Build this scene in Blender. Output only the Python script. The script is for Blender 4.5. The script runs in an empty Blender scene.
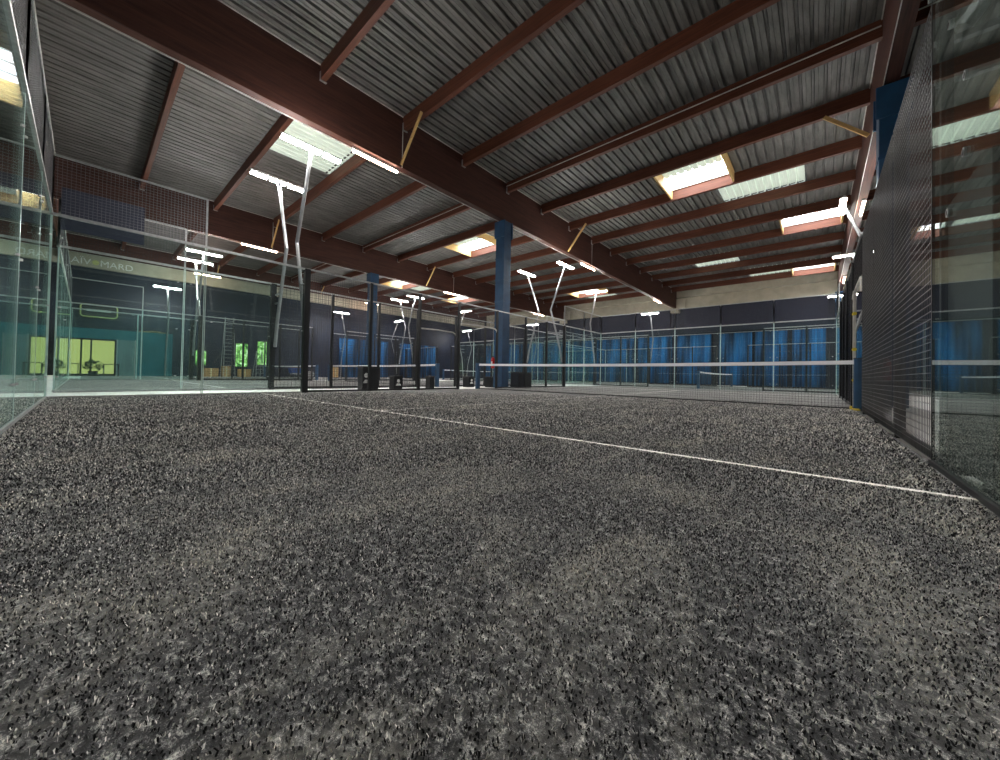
import bpy, math, random
from mathutils import Vector, Matrix
random.seed(7)
S = bpy.context.scene
COL = S.collection

# ------------------------------------------------------------------ mesh helpers
class MB:
    def __init__(s): s.v = []; s.f = []
    def box(s, a, b):
        x0, x1 = sorted((a[0], b[0])); y0, y1 = sorted((a[1], b[1])); z0, z1 = sorted((a[2], b[2]))
        n = len(s.v)
        s.v += [(x0,y0,z0),(x1,y0,z0),(x1,y1,z0),(x0,y1,z0),(x0,y0,z1),(x1,y0,z1),(x1,y1,z1),(x0,y1,z1)]
        s.f += [tuple(n+i for i in q) for q in ((3,2,1,0),(4,5,6,7),(0,1,5,4),(1,2,6,5),(2,3,7,6),(3,0,4,7))]
        return s
    def bar(s, p, q, w, h=None, ref=(0,0,1)):
        h = h or w
        p = Vector(p); q = Vector(q); d = (q-p).normalized(); r = Vector(ref)
        if abs(d.dot(r)) > .98: r = Vector((0,1,0)) if abs(d.y) < .9 else Vector((1,0,0))
        a = d.cross(r).normalized(); b = a.cross(d).normalized()
        n = len(s.v)
        for c in (p, q):
            for i, j in ((-1,-1),(1,-1),(1,1),(-1,1)):
                s.v.append(tuple(c + a*(w/2*i) + b*(h/2*j)))
        s.f += [tuple(n+i for i in k) for k in ((3,2,1,0),(4,5,6,7),(0,1,5,4),(1,2,6,5),(2,3,7,6),(3,0,4,7))]
        return s
    def tube(s, pts, r, n=10, cap=True):
        P = [Vector(p) for p in pts]; R = r if isinstance(r, (list, tuple)) else [r]*len(P)
        base = len(s.v); prev = None
        for i, c in enumerate(P):
            d = (P[min(i+1, len(P)-1)] - P[max(i-1, 0)]).normalized()
            if prev is None:
                ref = Vector((0,0,1)) if abs(d.z) < .9 else Vector((1,0,0))
                a = d.cross(ref).normalized()
            else:
                a = (prev - d*prev.dot(d)).normalized()
            prev = a; b = d.cross(a)
            for k in range(n):
                t = 2*math.pi*k/n
                s.v.append(tuple(c + (a*math.cos(t) + b*math.sin(t))*R[i]))
        for i in range(len(P)-1):
            for k in range(n):
                k2 = (k+1) % n
                s.f.append((base+i*n+k, base+i*n+k2, base+(i+1)*n+k2, base+(i+1)*n+k))
        if cap:
            s.f.append(tuple(base+k for k in reversed(range(n))))
            s.f.append(tuple(base+(len(P)-1)*n+k for k in range(n)))
        return s
    def cyl(s, c, r, z0, z1, n=24, r2=None):
        return s.tube([(c[0],c[1],z0),(c[0],c[1],z1)], [r, r if r2 is None else r2], n)
    def prism(s, poly, ext):
        n = len(s.v); m = len(poly); e = Vector(ext)
        s.v += [tuple(p) for p in poly] + [tuple(Vector(p)+e) for p in poly]
        s.f += [tuple(n+i for i in reversed(range(m))), tuple(n+m+i for i in range(m))]
        for i in range(m):
            j = (i+1) % m
            s.f.append((n+i, n+j, n+m+j, n+m+i))
        return s

def wloc(o):
    v = Vector((0,0,0))
    while o is not None:
        v += o.location; o = o.parent
    return v

def obj(name, mb, mat, parent=None, loc=None, smooth=False, bevel=0):
    """mb is in world coordinates; the object origin is put at loc (top level) or on its parent"""
    me = bpy.data.meshes.new(name)
    o = bpy.data.objects.new(name, me); COL.objects.link(o)
    if parent is not None:
        o.parent = parent; off = wloc(parent)
    else:
        off = Vector(loc) if loc else Vector((0,0,0)); o.location = off
    me.from_pydata([(v[0]-off.x, v[1]-off.y, v[2]-off.z) for v in mb.v], [], mb.f)
    me.materials.append(mat)
    if smooth:
        for p in me.polygons: p.use_smooth = True
        if hasattr(me, 'set_sharp_from_angle'): me.set_sharp_from_angle(angle=math.radians(40))
    if bevel:
        b = o.modifiers.new('bevel', 'BEVEL'); b.width = bevel; b.segments = 2; b.limit_method = 'ANGLE'
    me.update()
    return o

def tag(o, label, cat, group=None):
    o['label'] = label; o['category'] = cat
    if group: o['group'] = group
    return o
def thing(name, label, cat, loc, group=None):
    o = bpy.data.objects.new(name, None); COL.objects.link(o); o.location = loc
    o.empty_display_size = .2
    return tag(o, label, cat, group)
def struct(name, mb, mat, parent=None):
    o = obj(name, mb, mat, parent)
    if parent is None: o['kind'] = 'structure'
    return o

# ------------------------------------------------------------------ materials
def newmat(name):
    m = bpy.data.materials.new(name); m.use_nodes = True
    nt = m.node_tree
    for n in list(nt.nodes): nt.nodes.remove(n)
    out = nt.nodes.new('ShaderNodeOutputMaterial')
    return m, nt, out
def P(nt, **kw):
    b = nt.nodes.new('ShaderNodeBsdfPrincipled')
    for k, v in kw.items():
        k = k.replace('_', ' ')
        b.inputs[k].default_value = (*v, 1) if isinstance(v, tuple) and len(v) == 3 else v
    return b
def N(nt, t, **kw):
    n = nt.nodes.new(t)
    for k, v in kw.items():
        if k in n.inputs: n.inputs[k].default_value = v
        else: setattr(n, k, v)
    return n
def ramp(nt, stops, interp='LINEAR'):
    r = nt.nodes.new('ShaderNodeValToRGB'); r.color_ramp.interpolation = interp
    e = r.color_ramp.elements
    while len(e) < len(stops): e.new(.5)
    for el, (p, c) in zip(e, stops):
        el.position = p; el.color = (*c, 1) if len(c) == 3 else c
    return r
def simple(name, col, rough=.5, metal=0., var=.12, scale=6., spec=.5, bump=0.):
    m, nt, out = newmat(name)
    b = P(nt, Roughness=rough, Metallic=metal); b.inputs['Specular IOR Level'].default_value = spec
    tc = N(nt, 'ShaderNodeTexCoord'); no = N(nt, 'ShaderNodeTexNoise', Scale=scale, Detail=4.)
    nt.links.new(tc.outputs['Object'], no.inputs['Vector'])
    lo = tuple(c*(1-var) for c in col); hi = tuple(min(1, c*(1+var)) for c in col)
    r = ramp(nt, [(.3, lo), (.7, hi)])
    nt.links.new(no.outputs['Fac'], r.inputs['Fac']); nt.links.new(r.outputs['Color'], b.inputs['Base Color'])
    if bump:
        bp = N(nt, 'ShaderNodeBump', Strength=bump, Distance=.02)
        nt.links.new(no.outputs['Fac'], bp.inputs['Height']); nt.links.new(bp.outputs['Normal'], b.inputs['Normal'])
    nt.links.new(b.outputs['BSDF'], out.inputs['Surface'])
    return m
def emit(name, col, strength):
    m, nt, out = newmat(name)
    e = N(nt, 'ShaderNodeEmission'); e.inputs['Color'].default_value = (*col, 1); e.inputs['Strength'].default_value = strength
    nt.links.new(e.outputs[0], out.inputs['Surface'])
    return m

def turf_mat():
    m, nt, out = newmat('sanded_dark_turf')
    L = nt.links
    tc = N(nt, 'ShaderNodeTexCoord')
    # fibre tufts and sand grains
    g = N(nt, 'ShaderNodeTexNoise', Scale=34., Detail=6., Roughness=.95); L.new(tc.outputs['Object'], g.inputs['Vector'])
    gr = ramp(nt, [(.42, (.004,.004,.005)), (.50, (.030,.030,.034)), (.55, (.18,.18,.18)), (.64, (.85,.84,.78))])
    L.new(g.outputs['Fac'], gr.inputs['Fac'])
    v = N(nt, 'ShaderNodeTexVoronoi', Scale=210.); L.new(tc.outputs['Object'], v.inputs['Vector'])
    vr = ramp(nt, [(.0, (.62,.60,.55)), (.10, (.62,.60,.55)), (.22, (0,0,0))])
    L.new(v.outputs['Distance'], vr.inputs['Fac'])
    sep = N(nt, 'ShaderNodeSeparateColor'); L.new(v.outputs['Color'], sep.inputs[0])
    gt = N(nt, 'ShaderNodeMath', operation='GREATER_THAN'); gt.inputs[1].default_value = .62; L.new(sep.outputs[0], gt.inputs[0])
    mul = N(nt, 'ShaderNodeMix', data_type='RGBA', blend_type='MIX'); L.new(gt.outputs[0], mul.inputs[0])
    mul.inputs[6].default_value = (0,0,0,1); L.new(vr.outputs[0], mul.inputs[7])
    add = N(nt, 'ShaderNodeMix', data_type='RGBA', blend_type='ADD'); add.inputs[0].default_value = .8
    L.new(gr.outputs[0], add.inputs[6]); L.new(mul.outputs[2], add.inputs[7])
    # drifts of sand lying in the pile
    mp = N(nt, 'ShaderNodeMapping'); mp.inputs['Scale'].default_value = (1.5, .75, 1); mp.inputs['Rotation'].default_value = (0,0,.35)
    L.new(tc.outputs['Object'], mp.inputs['Vector'])
    s = N(nt, 'ShaderNodeTexNoise', Scale=1.7, Detail=7., Roughness=.68, Distortion=.6); L.new(mp.outputs[0], s.inputs['Vector'])
    sr = ramp(nt, [(.47, (0,0,0)), (.72, (1,1,1))]); L.new(s.outputs['Fac'], sr.inputs['Fac'])
    fine = N(nt, 'ShaderNodeTexNoise', Scale=70., Detail=3.); L.new(tc.outputs['Object'], fine.inputs['Vector'])
    fr = ramp(nt, [(.42, (.25,.25,.25)), (.62, (1,1,1))]); L.new(fine.outputs['Fac'], fr.inputs['Fac'])
    mm = N(nt, 'ShaderNodeMath', operation='MULTIPLY'); L.new(sr.outputs[0], mm.inputs[0]); L.new(fr.outputs[0], mm.inputs[1])
    m2 = N(nt, 'ShaderNodeMath', operation='MULTIPLY'); L.new(mm.outputs[0], m2.inputs[0]); m2.inputs[1].default_value = .62
    mix = N(nt, 'ShaderNodeMix', data_type='RGBA', blend_type='MIX'); L.new(m2.outputs[0], mix.inputs[0])
    L.new(add.outputs[2], mix.inputs[6]); mix.inputs[7].default_value = (.46,.44,.38,1)
    b = P(nt, Roughness=.8); b.inputs['Specular IOR Level'].default_value = .3
    b.inputs['Sheen Weight'].default_value = .2; b.inputs['Sheen Roughness'].default_value = .5
    L.new(mix.outputs[2], b.inputs['Base Color'])
    bp = N(nt, 'ShaderNodeBump', Strength=.5, Distance=.006); L.new(g.outputs['Fac'], bp.inputs['Height']); L.new(bp.outputs[0], b.inputs['Normal'])
    L.new(b.outputs[0], out.inputs['Surface'])
    return m

def pile_mat():
    m, nt, out = newmat('turf_pile_and_sand'); L = nt.links
    ge = N(nt, 'ShaderNodeNewGeometry')
    r = ramp(nt, [(0., (.005,.005,.006)), (.34, (.035,.035,.040)), (.50, (.17,.17,.175)), (.66, (.52,.515,.49)), (.82, (1.,.98,.93))], 'CONSTANT')
    tc = N(nt, 'ShaderNodeTexCoord'); mp = N(nt, 'ShaderNodeMapping'); mp.inputs['Scale'].default_value = (1.5, .75, 1); mp.inputs['Rotation'].default_value = (0,0,.35)
    L.new(tc.outputs['Object'], mp.inputs['Vector'])
    s = N(nt, 'ShaderNodeTexNoise', Scale=1.7, Detail=7., Roughness=.68, Distortion=.6); L.new(mp.outputs[0], s.inputs['Vector'])
    sr = ramp(nt, [(.47, (0,0,0)), (.72, (.75,.75,.75))]); L.new(s.outputs['Fac'], sr.inputs['Fac'])
    sh = N(nt, 'ShaderNodeMath', operation='MULTIPLY_ADD'); sh.use_clamp = True
    L.new(sr.outputs[0], sh.inputs[0]); sh.inputs[1].default_value = .34; L.new(ge.outputs['Random Per Island'], sh.inputs[2])
    L.new(sh.outputs[0], r.inputs['Fac'])
    mix = N(nt, 'ShaderNodeMix', data_type='RGBA', blend_type='MULTIPLY'); L.new(sr.outputs[0], mix.inputs[0])
    L.new(r.outputs[0], mix.inputs[6]); mix.inputs[7].default_value = (1,.96,.86,1)
    b = P(nt, Roughness=.65); b.inputs['Specular IOR Level'].default_value = .3
    L.new(mix.outputs[2], b.inputs['Base Color']); L.new(b.outputs[0], out.inputs['Surface'])
    return m

def glass_mat(name, tint, dust, dustcol=(.45,.55,.5)):
    m, nt, out = newmat(name); L = nt.links
    tr = N(nt, 'ShaderNodeBsdfTransparent'); tr.inputs[0].default_value = (*tint, 1)
    gl = N(nt, 'ShaderNodeBsdfGlossy'); gl.inputs['Roughness'].default_value = .015; gl.inputs['Color'].default_value = (.92,1,.97,1)
    fr = N(nt, 'ShaderNodeFresnel', IOR=1.5)
    ge = N(nt, 'ShaderNodeNewGeometry'); io = N(nt, 'ShaderNodeMapRange')   # same reflectance on the way out of the pane
    L.new(ge.outputs['Backfacing'], io.inputs['Value']); io.inputs['To Min'].default_value = 1.5; io.inputs['To Max'].default_value = 1/1.5
    L.new(io.outputs['Result'], fr.inputs['IOR'])
    mx = N(nt, 'ShaderNodeMixShader'); L.new(fr.outputs[0], mx.inputs[0]); L.new(tr.outputs[0], mx.inputs[1]); L.new(gl.outputs[0], mx.inputs[2])
    df = N(nt, 'ShaderNodeBsdfDiffuse'); df.inputs[0].default_value = (*dustcol, 1)
    tc = N(nt, 'ShaderNodeTexCoord'); no = N(nt, 'ShaderNodeTexNoise', Scale=1.6, Detail=6., Roughness=.7); L.new(tc.outputs['Object'], no.inputs['Vector'])
    r = ramp(nt, [(.35, (dust*.5,)*3), (.75, (dust*2.,)*3)]); L.new(no.outputs['Fac'], r.inputs['Fac'])
    m2 = N(nt, 'ShaderNodeMixShader'); L.new(r.outputs[0], m2.inputs[0]); L.new(mx.outputs[0], m2.inputs[1]); L.new(df.outputs[0], m2.inputs[2])
    L.new(m2.outputs[0], out.inputs['Surface'])
    return m

def wood_mat(name, c1, c2, axis='y', rough=.6):
    m, nt, out = newmat(name); L = nt.links
    tc = N(nt, 'ShaderNodeTexCoord'); mp = N(nt, 'ShaderNodeMapping')
    mp.inputs['Scale'].default_value = {'x': (.6,14,14), 'y': (14,.6,14), 'z': (14,14,.6)}[axis]
    L.new(tc.outputs['Object'], mp.inputs['Vector'])
    no = N(nt, 'ShaderNodeTexNoise', Scale=1.5, Detail=6., Roughness=.65, Distortion=.4); L.new(mp.outputs[0], no.inputs['Vector'])
    r = ramp(nt, [(.3, c1), (.7, c2)]); L.new(no.outputs['Fac'], r.inputs['Fac'])
    b = P(nt, Roughness=rough); b.inputs['Specular IOR Level'].default_value = .35
    L.new(r.outputs[0], b.inputs['Base Color'])
    bp = N(nt, 'ShaderNodeBump', Strength=.25, Distance=.01); L.new(no.outputs['Fac'], bp.inputs['Height']); L.new(bp.outputs[0], b.inputs['Normal'])
    L.new(b.outputs[0], out.inputs['Surface'])
    return m

M = {}
M['turf'] = turf_mat()
M['pile'] = pile_mat()
M['line'] = simple('white_line', (.85,.83,.78), .8, var=.18, scale=60)
M['concrete_floor'] = simple('pale_concrete_floor', (.80,.81,.78), .55, var=.14, scale=1.3)
M['concrete'] = simple('beige_concrete', (.46,.43,.34), .8, var=.12, scale=1.7, bump=.2)
M['navy'] = simple('navy_wall_cladding', (.006,.012,.030), .6, var=.35, scale=.9)
M['darkwall'] = simple('dark_wall', (.012,.014,.022), .7, var=.3, scale=.8)
M['teal'] = simple('teal_partition', (.010,.15,.20), .55, var=.18, scale=1.2)
M['teal_grey'] = simple('grey_teal_door', (.16,.25,.28), .5, var=.15, scale=2)
M['beam'] = wood_mat('red_brown_glulam_along', (.042,.016,.012), (.110,.042,.029), 'y')
M['purlin'] = wood_mat('red_brown_timber_across', (.065,.021,.011), (.155,.050,.026), 'x')
M['pine'] = wood_mat('fresh_yellow_pine', (.62,.38,.13), (.80,.56,.25), 'x')
M['trim'] = simple('white_trim', (.62,.60,.56), .5)
M['black'] = simple('black_powder_coat', (.012,.014,.016), .38, .0, var=.2)
M['wire'] = simple('dark_galvanised_wire', (.05,.052,.062), .4, .7)
M['wire2'] = simple('grey_galvanised_wire', (.24,.24,.25), .36, .92)
M['steel'] = simple('galvanised_steel', (.42,.43,.43), .38, .55, var=.2, scale=20)
M['pole'] = simple('satin_grey_pole', (.36,.37,.38), .35, .6)
M['bluepost'] = simple('dusty_blue_paint', (.03,.085,.17), .45, var=.12, scale=4)
M['bluecol'] = simple('blue_painted_column', (.014,.075,.17), .5, var=.18, scale=3)
M['glass'] = glass_mat('court_glass', (.915,.972,.962), .010)
M['edge'] = simple('pale_green_glass_edge', (.55,.72,.68), .25)
M['net'] = simple('black_net_cord', (.035,.035,.04), .7)
M['band'] = simple('white_net_band', (.92,.91,.94), .6, var=.04)
M['lamp'] = emit('white_lamp_light', (1,.97,.93), 115)
M['tube'] = emit('warm_pink_tube_light', (1,.62,.45), 22)
M['sky'] = None
M['housing'] = simple('lamp_housing', (.5,.5,.5), .4, .3)
M['win'] = emit('warm_lit_window', (.86,.72,.25), .30)
M['red'] = simple('red_paint', (.7,.02,.02), .35)
M['white'] = simple('white_label', (.85,.85,.82), .5)
M['card'] = simple('brown_cardboard', (.42,.27,.12), .8, var=.1)
M['bluebox'] = simple('bright_blue_plastic', (.02,.07,.30), .4)
M['yellow'] = simple('yellow_paint', (.80,.62,.05), .45)
M['creme'] = simple('cream_disc', (.75,.68,.40), .5)
M['leaf'] = simple('dark_green_leaf', (.012,.04,.028), .6)
M['lime'] = simple('pale_yellow_frame', (.62,.62,.25), .5)
M['navyboard'] = simple('indigo_grey_board', (.016,.020,.042), .7, var=.1)

def curtain_mat():
    m, nt, out = newmat('blue_curtain_cloth'); L = nt.links
    tc = N(nt, 'ShaderNodeTexCoord'); mp = N(nt, 'ShaderNodeMapping'); mp.inputs['Scale'].default_value = (1.2,1.2,.15)
    L.new(tc.outputs['Object'], mp.inputs['Vector'])
    no = N(nt, 'ShaderNodeTexNoise', Scale=1.1, Detail=3.); L.new(mp.outputs[0], no.inputs['Vector'])
    r = ramp(nt, [(.4, (.003,.022,.060)), (.70, (.018,.20,.50))]); L.new(no.outputs['Fac'], r.inputs['Fac'])  # patchy dark-to-bright blue stands in for uneven skylight falling on the cloth
    b = P(nt, Roughness=.75); L.new(r.outputs[0], b.inputs['Base Color']); L.new(b.outputs[0], out.inputs['Surface'])
    return m
M['curtain'] = curtain_mat()

def sheet_mat(name, c1, c2, emitcol=None, es=0.):
    m, nt, out = newmat(name); L = nt.links
    tc = N(nt, 'ShaderNodeTexCoord'); mp = N(nt, 'ShaderNodeMapping'); mp.inputs['Scale'].default_value = (4,.8,1)
    L.new(tc.outputs['Object'], mp.inputs['Vector'])
    no = N(nt, 'ShaderNodeTexNoise', Scale=1.2, Detail=7., Roughness=.7); L.new(mp.outputs[0], no.inputs['Vector'])
    r = ramp(nt, [(.3, c1), (.7, c2)]); L.new(no.outputs['Fac'], r.inputs['Fac'])
    b = P(nt, Roughness=.6, Metallic=.0); L.new(r.outputs[0], b.inputs['Base Color'])
    if emitcol:
        b.inputs['Emission Color'].default_value = (*emitcol, 1); b.inputs['Emission Strength'].default_value = es
    L.new(b.outputs[0], out.inputs['Surface'])
    return m
M['sheet'] = sheet_mat('dull_grey_roof_sheet', (.085,.083,.078), (.225,.22,.207))
M['translucent'] = sheet_mat('pale_translucent_roof_sheet', (.45,.50,.44), (.60,.66,.58), (.75,.85,.72), .14)
M['groove'] = M['sheet']

def sky_mat():
    m, nt, out = newmat('bright_daylight_pane'); L = nt.links
    tc = N(nt, 'ShaderNodeTexCoord'); no = N(nt, 'ShaderNodeTexNoise', Scale=1.3, Detail=2.); L.new(tc.outputs['Object'], no.inputs['Vector'])
    r = ramp(nt, [(.35, (.72,.84,1)), (.65, (1,1,1))]); L.new(no.outputs['Fac'], r.inputs['Fac'])
    e = N(nt, 'ShaderNodeEmission', Strength=5.5); L.new(r.outputs[0], e.inputs['Color']); L.new(e.outputs[0], out.inputs['Surface'])
    return m
M['sky'] = sky_mat()
def green_mat():
    m, nt, out = newmat('foliage_daylight_window'); L = nt.links
    tc = N(nt, 'ShaderNodeTexCoord'); no = N(nt, 'ShaderNodeTexNoise', Scale=3.5, Detail=5., Distortion=1.); L.new(tc.outputs['Object'], no.inputs['Vector'])
    r = ramp(nt, [(.38, (.03,.12,.03)), (.52, (.30,.62,.14)), (.68, (.85,1,.75))]); L.new(no.outputs['Fac'], r.inputs['Fac'])
    e = N(nt, 'ShaderNodeEmission', Strength=.5); L.new(r.outputs[0], e.inputs['Color']); L.new(e.outputs[0], out.inputs['Surface'])
    return m
M['green'] = green_mat()

# ------------------------------------------------------------------ hall dimensions
XW, XE, YS, YN = -26.6, 23.0, -13.25, 27.3
YE = -10.72                            # edge beam behind the courts
ZT, ZB, ZP = 8.65, 7.02, 8.24          # roof sheet, underside of main beams, underside of purlins
BEAMX = {'west': -24.9, 'left': -12.66, 'middle': -.62, 'right': 10.62}
PY = lambda i: -5.593 + 2.544*i

# ------------------------------------------------------------------ shell
struct('floor', MB().box((XW-.3, YS-.3, -.25), (XE+.3, YN+.3, -.02)), M['concrete_floor'])
struct('wall_north', MB().box((XW-.3, YN, -.02), (XE+.3, YN+.3, 9.3)), M['navy'])
struct('wall_south', MB().box((XW-.3, YS-.3, -.02), (XE+.3, YS, 9.3)), M['darkwall'])
struct('wall_east', MB().box((XE, YS, -.02), (XE+.3, YN, 9.3)), M['darkwall'])
struct('wall_west', MB().box((XW-.3, YS, -.02), (XW, YN, 9.3)), M['navy'])
struct('trim_1', MB().box((XW, YS+.2, 7.05), (XW+.25, YN-.4, 8.0)), M['concrete'])
tn = MB().box((XW+.25, YN-.35, 7.05), (XE, YN, 8.05)); tn.box((XW+.25, YN-.75, 8.0), (XE, YN, 8.6))
struct('trim_2', tn, M['concrete'])
struct('trim_3', MB().box((XW+.25, YS, 6.7), (-13.2, YS+.2, 7.5)), M['concrete'])

# roof sheet: ribbed, run in y, left open under the skylights
PITCH = .26
SKY = [  # x0, x1, purlin gap index i (between i and i+1), kind, label
    (4.6, 7.0, 4, 'sky', 'bright glazed skylight with yellow timber ends, nearest of the right-hand bay'),
    (8.1, 10.4, 7, 'sky', 'glaring white skylight touching the right-hand beam beside the glaring lamp'),
    (8.1, 10.4, 11, 'sky', 'narrow-looking bright skylight near the far wall beside the right-hand beam'),
    (-7.8, -5.0, 4, 'sky', 'bright skylight with yellow timber ends just left of the big blue column'),
    (-8.5, -5.3, 10, 'sky', 'bright skylight far off in the middle bay, above the second row of courts'),
    (-19.6, -16.6, 5, 'sky', 'bright skylight beyond the left-hand beam beside the slim blue column'),
    (-20.5, -17.3, 8, 'sky', 'bright skylight far beyond the left-hand beam above the distant left lamps'),
    (13.3, 15.7, 9, 'sky', 'bright skylight seen through the dark mesh on the right'),
    (-8.6, -5.6, -3, 'sky', 'skylight glinting past the edge beam at the upper left border'),
    (-19.6, -16.4, -3, 'sky', 'small skylight glint above the left glass corner, beyond the edge beam'),
    (6.24, 8.95, 5, 'pale', 'pale translucent roof panel right beyond the nearest skylight'),
    (5.45, 8.05, 11, 'pale', 'pale translucent roof strip left of the farthest right-hand skylight'),
    (2.7, 5.4, 9, 'pale', 'pale translucent roof strip between far purlins, right-hand bay'),
    (-5.75, -3.0, 0, 'pale', 'pale translucent roof panel directly above the double-bent lamp pole on the left'),
    (-8.3, -5.6, 11, 'pale', 'pale translucent roof strip in the middle bay by the far wall'),
    (-20.0, -17.0, 6, 'pale', 'pale translucent roof panel beyond the left-hand beam next to a skylight'),
]
def snap(x): return XW + round((x-XW)/PITCH)*PITCH
def strip(mb, x, ya, yb, z=ZT):
    g = .062; n = len(mb.v); d = .075
    pts = [(x, z+d), (x+g-.012, z+d), (x+g+.004, z), (x+.135, z), (x+.142, z+.008), (x+.150, z), (x+PITCH-.012, z), (x+PITCH, z+d)]
    for yy in (ya, yb):
        mb.v += [(px, yy, pz) for px, pz in pts]
    k = len(pts)
    for i in range(k-1): mb.f.append((n+i, n+i+1, n+k+i+1, n+k+i))
holes = []
for x0, x1, i, kind, lab in SKY:
    m0 = .09
    holes.append((snap(x0), snap(x1), PY(i)+m0, PY(i+1)-m0))
ce = MB(); x = XW
while x < XE:
    xc = x+PITCH/2
    cuts = sorted((h[2], h[3]) for h in holes if h[0] < xc < h[1]); y = YS
    for a, b in cuts:
        strip(ce, x, y, a); y = b
    strip(ce, x, y, YN); x += PITCH
struct('ceiling', ce, M['sheet'])

for (x0, x1, i, kind, lab), h in zip(SKY, holes):
    hx0, hx1, y0, y1 = h; cx, cy = (hx0+hx1)/2, (y0+y1)/2
    if kind == 'sky':
        t = thing('roof_skylight', lab, 'skylight', (cx, cy, ZT), 'skylights in the roof')
        obj('glazing', MB().box((hx0, y0, ZT+.30), (hx1, y1, ZT+.33)), M['sky'], t)
        for xx in (hx0, hx1-.06): obj('timber_lining', MB().box((xx, y0, ZP+.05), (xx+.06, y1, ZT+.30)), M['pine'], t)
        for ya, yb in ((y0, y0+.03), (y1-.03, y1)): obj('upstand', MB().box((hx0+.06, ya, ZT), (hx1-.06, yb, ZT+.30)), M['trim'], t)
        g = MB(); nb = 5
        for k in range(1, nb): g.box((hx0+(hx1-hx0)*k/nb-.02, y0, ZT+.22), (hx0+(hx1-hx0)*k/nb+.02, y1, ZT+.27))
        g.box((hx0, cy-.02, ZT+.22), (hx1, cy+.02, ZT+.27))
        obj('glazing_bars', g, M['steel'], t)
        o = MB(); xx = hx0+.06
        while xx < hx1-.2: strip(o, xx, y0, y0+(y1-y0)*.52, ZT+.02); xx += PITCH
        obj('clear_sheet', o, M['translucent'], t)
    else:
        o = MB(); xx = hx0
        while xx < hx1-.05: strip(o, xx, y0, y1, ZT+.004); xx += PITCH
        t = obj('translucent_roof_panel', o, M['translucent'], None, (cx, cy, ZT)); tag(t, lab, 'roof panel', 'pale translucent roof panels')
        fb = MB(); xx = hx0
        while xx < hx1-.05: fb.box((xx+.07, y1-.16, ZT-.012), (xx+PITCH-.05, y1-.1, ZT+.002)); xx += PITCH
        obj('foam_closer', fb, M['black'], t)

# main beams
BL = {'middle': 'massive reddish beam crossing the roof from upper left, over the big blue column',
      'left': 'long reddish beam of the left bay, resting on the slim blue column',
      'right': 'red-brown glulam beam along the right side, above the blue column behind the mesh',
      'west': 'farthest glulam beam, by the left wall above the concrete band'}
for k, bx in BEAMX.items():
    t = thing('glulam_beam', BL[k], 'beam', (bx, YS, ZB), 'main roof beams')
    ZB = 7.62 if k == 'west' else 7.02
    obj('timber', MB().box((bx-.12, YS, ZB), (bx+.12, YN-.45, ZT+.02)), M['beam'], t, bevel=.012)
    obj('edge_strip', MB().box((bx-.145, YS, ZT-.03), (bx-.122, YN-.5, ZT-.005)).box((bx+.122, YS, ZT-.03), (bx+.145, YN-.5, ZT-.005)), M['trim'], t)
    obj('edge_strip', MB().box((bx-.135, YS, ZB-.02), (bx-.12, YN-.5, ZB+.006)), M['trim'], t)
    w = MB()
    for yy in (-3.12, 9.7): w.bar((bx+.135, yy, ZB), (bx+.135, yy, ZT-.3), .02)
    obj('cable_drop', w, M['trim'], t)
    c = MB().box((bx-.35, YN-.95, ZB-.42), (bx+.35, YN-.36, ZB-.02)); c.box((bx+.13, YN-.9, ZB-.02), (bx+.9, YN-.75, 7.9))
    tag(obj('beam_corbel', c, M['concrete'], None, (bx, YN-.65, 6.6), bevel=.02), {'middle': 'beige concrete corbel under the far end of the massive middle beam', 'left': 'beige concrete corbel under the far end of the left-hand beam', 'right': 'beige concrete corbel under the far end of the right-hand beam', 'west': 'beige concrete corbel under the far end of the leftmost beam'}[k], 'corbel', 'corbels under the beam ends')
ZB = 7.02
tag(obj('end_beam', MB().box((XW+.3, YE, ZB+.35), (-12.82, YE+.17, ZT-.001)).box((-12.5, YE, ZB+.35), (-.78, YE+.17, ZT-.001)).box((-.46, YE, ZB+.35), (10.46, YE+.17, ZT-.001)), M['purlin'], None, (0, YE, ZB)),
    'dark timber edge beam running up the left border above the glass wall', 'beam')
tag(obj('roof_conduit', MB().tube([(-.9, YE+.20, ZT-.06), (-6.5, YE+.20, ZT-.06), (-12.3, YE+.20, ZT-.06), (-12.42, YE+.28, ZT-.07)], .018, 8), M['trim'], None, (-6, YE, ZT)),
    'thin pale conduit along the dark edge beam at the upper left border', 'conduit')

bays = [('west', 'left', 'bay beyond the left beam'), ('left', 'middle', 'left bay'), ('middle', 'right', 'right bay'), ('right', None, 'bay behind the right mesh')]
ORD = ['first','second','third','fourth','fifth','sixth','seventh','eighth','ninth','tenth','eleventh','twelfth','thirteenth','fourteenth']
for a, b, bl in bays:
    xa = BEAMX[a]+.12; xb = BEAMX[b]-.12 if b else XE
    idx = list(range(12, -2, -1))
    if a == 'right': idx = list(range(12, 0, -1))
    if a == 'middle': idx = list(range(12, -1, -1))
    for n, i in enumerate(idx):
        y = PY(i)
        t = obj('purlin', MB().box((xa, y-.07, ZP), (xb, y+.07, ZT-.001)), M['purlin'], None, ((xa+xb)/2, y, ZP), bevel=.006)
        lab = 'reddish timber purlin, %s from the far wall, %s' % (ORD[n], bl)
        if i == 3: lab = 'reddish purlin with white conduit beside the blue columns, %s' % bl
        tag(t, lab, 'purlin', 'roof purlins')
        if i == 3: obj('conduit', MB().tube([(xa+.02, y-.085, ZP+.24), (xb-.02, y-.085, ZP+.24)], .016, 8), M['trim'], t)
        obj('joist_hanger', MB().box((xa, y-.085, ZP-.02), (xa+.06, y-.072, ZP+.2)).box((xa, y-.085, ZP-.035), (xa+.06, y+.085, ZP-.02)), M['steel'], t)

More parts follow.
